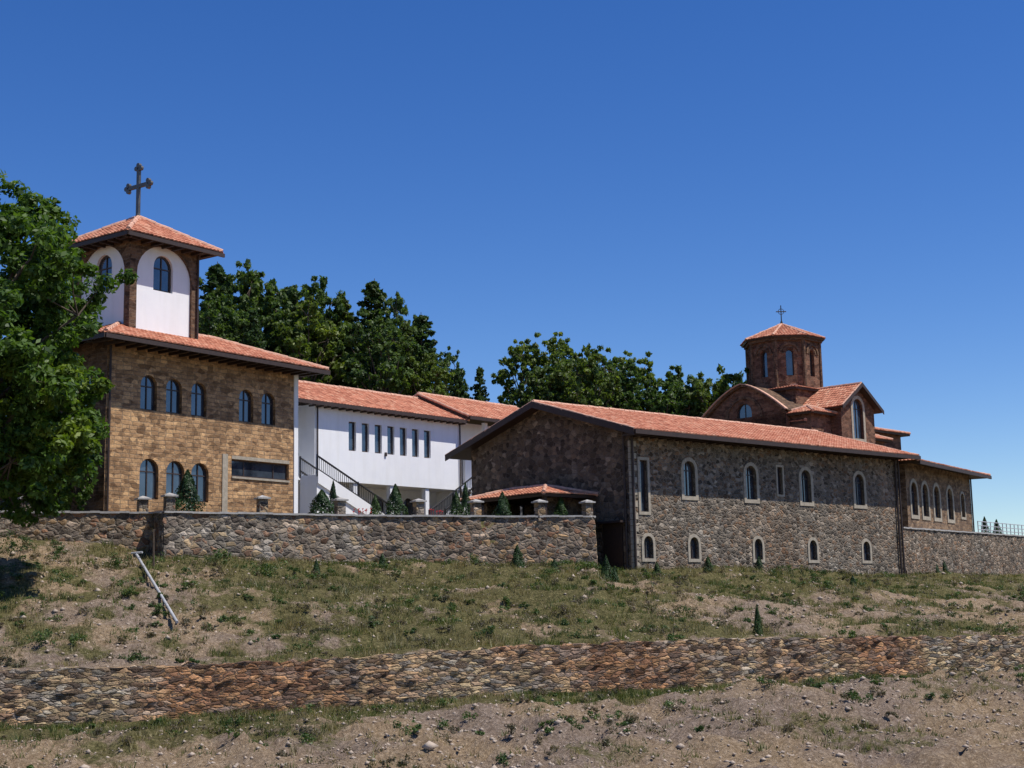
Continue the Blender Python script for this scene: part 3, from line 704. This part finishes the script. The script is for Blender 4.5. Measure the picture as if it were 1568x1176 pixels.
def mesh_np(name,v,f,mat):
    me=bpy.data.meshes.new(name); k=f.shape[1]
    me.vertices.add(len(v)); me.vertices.foreach_set('co',np.ascontiguousarray(v,dtype=np.float32).ravel())
    me.loops.add(f.size); me.loops.foreach_set('vertex_index',f.astype(np.int32).ravel())
    me.polygons.add(len(f)); me.polygons.foreach_set('loop_start',(np.arange(len(f))*k).astype(np.int32))
    me.update(calc_edges=True); me.validate(); me.materials.append(mat); return me
def obj(name,me,parent=None,loc=(0,0,0),sc=1,rz=0):
    o=bpy.data.objects.new(name,me); scene.collection.objects.link(o); o.parent=parent
    o.location=loc; o.scale=(sc,sc,sc) if not isinstance(sc,tuple) else sc; o.rotation_euler=(0,0,rz); return o
def limb(mb,a,b,ra,rb,seg=4,wob=.12):
    a=Vector(a);b=Vector(b); L=(b-a).length; prev=a; pr=ra
    for i in range(1,seg+1):
        t=i/seg; p=a.lerp(b,t)+Vector((random.uniform(-1,1),random.uniform(-1,1),random.uniform(-.5,.9)))*L*wob*(t*(1-t)*2)
        r=ra+(rb-ra)*t; mb.tube(prev,p,pr,r,7,False); prev=p; pr=r
def broad(H,R,base,nl,size,nclump=160,seed=1,trunk=.35,nlob=20,peak=.42,cl=(.05,.12)):
    random.seed(seed); mb=MB(); limb(mb,(0,0,-.6),(random.uniform(-.4,.4),random.uniform(-.4,.4),H*.72),trunk,trunk*.25,6,.05)
    lobes=[]
    for i in range(nlob):
        a=i*2.4+random.random(); hf=.06+.84*(i+random.random())/nlob; h=base+(H-base)*hf
        k=math.sqrt(max(.05,1-((hf-peak)/(.62 if hf>peak else .55))**2))
        rr=R*k*random.uniform(.45,.85)
        c=Vector((rr*math.cos(a),rr*math.sin(a),h)); lobes.append((c,R*random.uniform(.2,.36)))
        limb(mb,(0,0,max(base*.6,h*.55)),c,trunk*.35,.04,4)
    lobes.append((Vector((0,0,H-R*.22)),R*.24)); lobes.append((Vector((0,0,base+(H-base)*.5)),R*.55))
    cs=[];rs=[]
    for i in range(nclump):
        c,r=random.choice(lobes); d=Vector((random.gauss(0,1),random.gauss(0,1),random.gauss(.15,1))).normalized()
        p=c+d*r*random.uniform(.45,1.3); cs.append(p); rs.append(R*random.uniform(*cl))
        if i%5==0: limb(mb,c,p,.045,.012,2)
    v,f=leaves([tuple(c) for c in cs],rs,nl,size)
    return mb,v,f
def conifer(H,R,n,size,seed):
    random.seed(seed); mb=MB(); mb.tube((0,0,-.5),(0,0,H),H*.016,.02,7)
    cs=[];rs=[]; z=H*.1
    while z<H*.985:
        k=1-z/H; m=random.randint(4,6)
        for i in range(m):
            a=random.random()*6.28; L=R*(k**.7)*random.uniform(.5,1.15)+.12; up=random.uniform(-.05,.25)
            mb.tube((0,0,z),(L*math.cos(a),L*math.sin(a),z+L*up),.035,.01,4,False)
            for s in np.arange(.25,1.01,.16):
                cs.append((L*s*math.cos(a)+random.gauss(0,.08),L*s*math.sin(a)+random.gauss(0,.08),z+L*up*s+random.gauss(0,.08))); rs.append(.12+.30*k*(1.15-s*.5))
        z+=H*.022*random.uniform(.7,1.3)
    v,f=leaves(cs,rs,n,size); return mb,v,f

T=empty('walnut_tree')
mb,v,f=broad(17.2,6.0,3.2,74000,.15,640,21,.42,30,.40,(.06,.13))
x0,y0=-22.7,58.5; z0=ground(x0,y0)
wd_=mb.obj('trunk_and_limbs',T,M['bark'],smooth=True); wd_.location=(x0,y0,z0)
obj('leaves',mesh_np('walnut_leaves',v,f,M['leafA']),T,(x0,y0,z0))
random.seed(31)
cs=[(x0+random.uniform(1.5,5.4),y0+random.gauss(0,1.4),z0+random.uniform(4.8,9.5)) for _ in range(85)]
v,f=leaves(cs,[.5]*85,11500,.15); obj('low_bough_leaves',mesh_np('low_boughs',v,f,M['leafA']),T)
for x,y,H,R_,sd in ((-23.6,71.5,4.8,1.9,3),(-26.5,72.5,7.5,3.2,6),(-21.1,69.3,3.0,.9,8)):
    t_=empty('small_broadleaf_tree'); mb,v,f=broad(H,R_,.4,int(9000*R_/1.6),.12,150,sd,.12,14,.45,(.1,.2)); g=ground(x,y)
    q=mb.obj('trunk_and_limbs',t_,M['bark']); q.location=(x,y,g); obj('leaves',mesh_np('bush_leaves',v,f,M['leafA']),t_,(x,y,g))

DF=empty('distant_trees'); var=[]
for i,sd in enumerate((3,5,8,13)):
    mb,v,f=broad(14,4.6,1.5,17000,.21,400,sd,.3,26,.45,(.05,.11)); w_=mb.obj('bark',None,M['bark']); bm_=w_.data; bpy.data.objects.remove(w_)
    var.append((bm_,mesh_np('crown_%d'%i,v,f,M['leafB']),14))
con=[]
for i,sd in enumerate((4,9)):
    mb,v,f=conifer(14,3.6,19000,.16,sd); w_=mb.obj('bark',None,M['bark']); bm_=w_.data; bpy.data.objects.remove(w_)
    con.append((bm_,mesh_np('conifer_crown_%d'%i,v,f,M['leafF']),14))
random.seed(5)
def put(x,y,ztop,kind,wide=1):
    g=ground(x,y); H=ztop-g; bk,lf,h=random.choice(var if kind=='b' else con); s=H/h; r=random.random()*6.28
    sc=(s*wide,s*wide,s)
    obj('trunk',bk,DF,(x,y,g),sc,r); obj('crown',lf,DF,(x,y,g),sc,r)
k=130
for X,Zt,kd,wd_ in ((-31,31,'b',1),(-27.3,32.4,'c',1.1),(-25,31.8,'b',.7),(-23.0,31.0,'b',.8),(-20.5,29.8,'c',1.1),(-18.2,30.3,'b',.75),(-15.6,28.8,'c',1.1),(-12.6,30.4,'c',1.15),(-10.3,28,'b',.6),(-8.2,26.8,'c',1.2),(-5.9,23.4,'b',.6),(-2.9,21.9,'c',.7),(.9,24.0,'b',.8),(4.2,24.8,'b',.85),(7.8,23.2,'b',.8),(11,22.6,'b',.8),(14.7,21.2,'b',.85),(18.2,19.9,'b',.9),(20.8,20.4,'b',.6)):
    put(X,k+random.uniform(-1,1),Zt,kd,wd_)
for i in range(26):
    X=-34+i*2.25; zt=np.interp(X,[-34,-12,-5,0,5,12,24],[27,25.5,20,18.8,21.5,19.5,17]); put(X+random.uniform(-.6,.6),124+random.uniform(-3,2),zt+random.uniform(-1.6,1.6),random.choice('bbbcc'),.85)
for i in range(16):
    X=-36+i*3.9; zt=np.interp(X,[-36,-12,-5,0,5,12,26],[29,27.5,21.5,19,22,20.5,17.5]); put(X,137+random.uniform(-3,3),zt,random.choice('bc'),1.1)

cyp=[]
for sd in (1,2,3):
    rg=np.random.default_rng(sd); n=2600; h=rg.random(n)**.8; a=rg.random(n)*6.28
    pf=np.where(h<.15,h/.15*.25+.75,(1-h)/.85)**.8; lump=1+.18*np.sin(a*3+h*9+sd)+.1*np.sin(a*7-h*13)
    r=.32*pf*lump*(.6+.45*rg.random(n)**.5)
    p=np.stack([r*np.cos(a),r*np.sin(a),h*.97+.02],1)
    nn=np.stack([np.cos(a),np.sin(a),.5*np.ones(n)],1)+rg.normal(size=(n,3))*.4; t=np.cross(nn,rg.normal(size=(n,3))); t/=np.linalg.norm(t,axis=1)[:,None]; q=np.cross(nn,t); q/=np.linalg.norm(q,axis=1)[:,None]
    s=.03; vv=np.stack([p-t*s,p-q*s*.6,p+t*s,p+q*s*.6],1).reshape(-1,3); cyp.append(mesh_np('cypress_foliage',vv,np.arange(n*4).reshape(-1,4),M['leafC']))
tk=MB(); tk.tube((0,0,-.1),(0,0,.7),.035,.01,6); tko=tk.obj('t',None,M['bark']); tkm=tko.data; bpy.data.objects.remove(tko)
def cypress(x,y,h,w=1):
    z=ground(x,y)-.03
    e=bpy.data.objects.new('cypress_shrub',None); scene.collection.objects.link(e); e.location=(x,y,z)
    sc=(h*w,h*w,h); obj('trunk',tkm,e,(0,0,0),sc); obj('foliage',random.choice(cyp),e,(0,0,0),sc,random.random()*6)
for x,y,h,w_ in ((-16.0,70.3,2.3,1.0),(-6.3,76.2,1.9,.95),(-10.0,74.6,1.55,1.5),(-9.7,77,2.2,.5),(-.65,79,1.6,1),(-3.2,79.2,1.7,.8),(-2.7,79.6,2.2,.5),(-7.4,76.5,1.4,.8),(2.6,80.5,1.4,1),
    (4.75,76.0,1.6,.75),(5.2,76.4,1.1,.8),(.1,74.0,1.4,.9),(10.3,62.3,1.5,.45),(-6.6,71.7,.9,.9),(7.6,78,.9,1),(10.7,80.5,.9,1),(14.2,84.5,.8,1),(2.0,74.6,.7,1.2),(19.5,84,.8,1),(-9.5,69,.8,.8),
    (29.5,101.8,.9,1.1),(30.4,102.8,1.1,.9),(36.8,113,1.6,.7),(38.6,115.6,1.5,.8),(34.6,111.0,1.0,.9)):
    cypress(x,y,h,w_)
cs=[];rs=[];cd=[];rd=[]
random.seed(11)
for x,y,r in ((-11.6,66,.7),(-11.2,66.4,.5),(-23.2,65.4,.9),(-22.4,65.7,.6),(2.6,75.6,.6),(3.4,75.8,.55),(1.9,75.4,.5),(4.0,76,.5),(-13.8,68.2,.4),(-2,73.6,.5),(5.6,78.3,.5),(-17,52,.5),(12,52,.4),(-19,61,.5),(-16,60,.45),(-14.5,58.5,.4),(17.5,84,.4),(23,90,.5),(-18,65.5,.6),(-14,66.5,.5)):
    for k in range(9):
        cs.append((x+random.gauss(0,r*.5),y+random.gauss(0,r*.4),ground(x,y)+r*random.uniform(.1,1.0))); rs.append(r*.42)
for i in range(900):
    x=random.uniform(-24,34); yl=float(np.interp(x,LX,LY)); yt=float(np.interp(x,TX,TY))
    y=random.uniform(yl+.6,yt-.6) if random.random()<.78 else random.uniform(yl-12,yl-.8)
    r=random.uniform(.14,.44); g=ground(x,y); dry=random.random()<.5
    for k in range(4):
        (cd if dry else cs).append((x+random.gauss(0,r*.6),y+random.gauss(0,r*.5),g+r*random.uniform(.0,.8))); (rd if dry else rs).append(r*.5)
v,f=leaves(cs,rs,84000,.045); obj('wild_shrubs',mesh_np('wild_shrubs',v,f,M['leafD']))
v,f=leaves(cd,rd,72000,.04); obj('dry_shrubs',mesh_np('dry_shrubs',v,f,M['leafE']))
fl=MB()
for i in range(22):
    x=random.choice((-8.0,-7.6,-4.2))+random.gauss(0,.2); y=float(np.interp(x,[-16.5,-7,4.3],[67.7,73.8,77.9]))+.9+random.gauss(0,.15); z=4.9+random.random()*.25
    fl.tube((x,y,z-.3),(x,y,z),.008,.008,3); fl.tube((x-.03,y,z),(x+.03,y,z+.05),.035,.02,6)
fl.obj('red_flowers',None,M['red_fl'])

def blades(pts,h,w,per,name,mat):
    pts=np.repeat(np.asarray(pts),per,0); n=len(pts); a=rng.random(n)*6.28; le=rng.random(n)
    p=pts[:,:3]+np.stack([rng.normal(size=n)*.08,rng.normal(size=n)*.08,np.zeros(n)-.02],1)
    hh=h*(.5+.9*le)*pts[:,3]; s=np.stack([np.cos(a),np.sin(a),np.zeros(n)],1)*w*.5
    tip=p+np.stack([rng.normal(size=n)*.35*hh,rng.normal(size=n)*.35*hh,hh],1)
    v=np.stack([p-s,p+s,tip],1).reshape(-1,3); obj(name,mesh_np(name,v,np.arange(n*3).reshape(-1,3),mat))
gp=[];dp=[];random.seed(2)
for i in range(50000):
    x=random.uniform(-25,38); yl=float(np.interp(x,LX,LY)); yt=float(np.interp(x,TX,TY))
    y=random.uniform(yl+.3,yt-.2) if random.random()<.7 else yl-.15-random.random()**1.3*15
    g=grassy(x,y)
    if random.random()>g*1.1+.06: continue
    if nz(x,y,1.1,60)<-.1: continue
    p=(x,y,ground(x,y),random.uniform(.5,1.2)*(1.5 if nz(x,y,.6,61)>.25 else 1))
    t=nz(x,y,.3,40)+.14*(y<yl)-.03+random.gauss(0,.12)
    (gp if t>0.02 else dp).append(p)
blades(gp,.2,.036,8,'green_grass',M['grassG']); blades(dp,.22,.028,8,'dry_grass',M['grassD'])

R=[];Fc=[]
oct_=np.array([[1,0,0],[-1,0,0],[0,1,0],[0,-1,0],[0,0,1],[0,0,-1]],float); of=np.array([[0,2,4],[2,1,4],[1,3,4],[3,0,4],[2,0,5],[1,2,5],[3,1,5],[0,3,5]])
for i in range(22000):
    x=random.uniform(-24,36); yl=float(np.interp(x,LX,LY)); yt=float(np.interp(x,TX,TY))
    y=random.uniform(yl+.4,yt-.2) if random.random()<.45 else yl-random.uniform(.3,17)
    if random.random()<grassy(x,y)*.8: continue
    s=.022+.085*random.random()**4+(.13 if random.random()<.008 else 0)
    vv=oct_*(s*np.array([1.2,.9,.65]))*(1+rng.normal(size=(6,1))*.22); a=random.random()*6.28; c_,s_=math.cos(a),math.sin(a)
    vv=vv@np.array([[c_,s_,0],[-s_,c_,0],[0,0,1]])+np.array([x,y,ground(x,y)+s*.2]); Fc.append(of+len(R)*6); R.append(vv)
obj('loose_stones',mesh_np('loose_stones',np.concatenate(R),np.concatenate(Fc),M['rock']))

a=(-17.1,65.2); b_=(-13.3,57.0); pm=MB()
za=ground(*a)+.75; zb_=ground(*b_)+.30
pm.tube((a[0],a[1],za),(b_[0],b_[1],zb_),.06,.06,10)
pm.tube((a[0]+.22,a[1]-.3,za-.2),(b_[0]-.1,b_[1]+.5,zb_),.035,.035,8)
pm.tube((a[0]-.25,a[1]+.1,za+.05),(a[0]+.3,a[1]-.15,za+.08),.05,.05,8)
pm.obj('fallen_metal_pole',None,M['pipe'])
dp_=MB(); p=(-16.1,64.4); g=ground(*p); dp_.tube((p[0],p[1],g-.2),(p[0]-.05,p[1],g+1.9),.05,.04,7); dp_.obj('wooden_post',None,M['bark'])

fn=MB(); a=Vector((35.3,110.0)); b_=Vector((44,121)); n=16
for i in range(n+1):
    p=a.lerp(b_,i/n); fn.tube((p.x,p.y,4.6),(p.x,p.y,5.75),.035,.035,6)
for h in (5.1,5.4,5.72): fn.tube((a.x,a.y,h),(b_.x,b_.y,h),.03,.03,6)
fn.obj('metal_railing',None,M['pipe'])

# ------------------------------------------------------------ light, sky, camera
el=math.radians(61); hx,hy=.97,-.27; l=math.hypot(hx,hy); hx/=l;hy/=l
sd=Vector((hx*math.cos(el),hy*math.cos(el),math.sin(el)))
sun=bpy.data.lights.new('sun','SUN'); sun.energy=5.0; sun.angle=math.radians(.5); sun.color=(1,.955,.89)
so=bpy.data.objects.new('sun',sun); scene.collection.objects.link(so); so.rotation_euler=sd.to_track_quat('Z','Y').to_euler(); so.location=(40,0,60)
w=bpy.data.worlds.new('World'); scene.world=w; w.use_nodes=True; nt=w.node_tree
bg=nt.nodes['Background']; sk=nt.nodes.new('ShaderNodeTexSky'); sk.sky_type='NISHITA'; sk.sun_disc=False
sk.sun_elevation=el; sk.sun_rotation=math.atan2(hx,hy); sk.altitude=1200; sk.air_density=1.0; sk.dust_density=.05; sk.ozone_density=3.5
hs=nt.nodes.new('ShaderNodeHueSaturation'); hs.inputs['Saturation'].default_value=1.3; hs.inputs['Hue'].default_value=.514
nt.links.new(sk.outputs[0],hs.inputs['Color']); nt.links.new(hs.outputs[0],bg.inputs[0]); bg.inputs[1].default_value=.128
cam=bpy.data.cameras.new('camera'); co=bpy.data.objects.new('camera',cam); scene.collection.objects.link(co)
cam.sensor_width=36; cam.lens=36*2200/1568; cam.clip_end=8000
co.matrix_world=Matrix.Rotation(math.radians(98.8),4,'X')@Matrix.Rotation(-.02,4,'Z')
scene.camera=co
scene.view_settings.view_transform='Standard'; scene.view_settings.look='None'; scene.view_settings.exposure=0
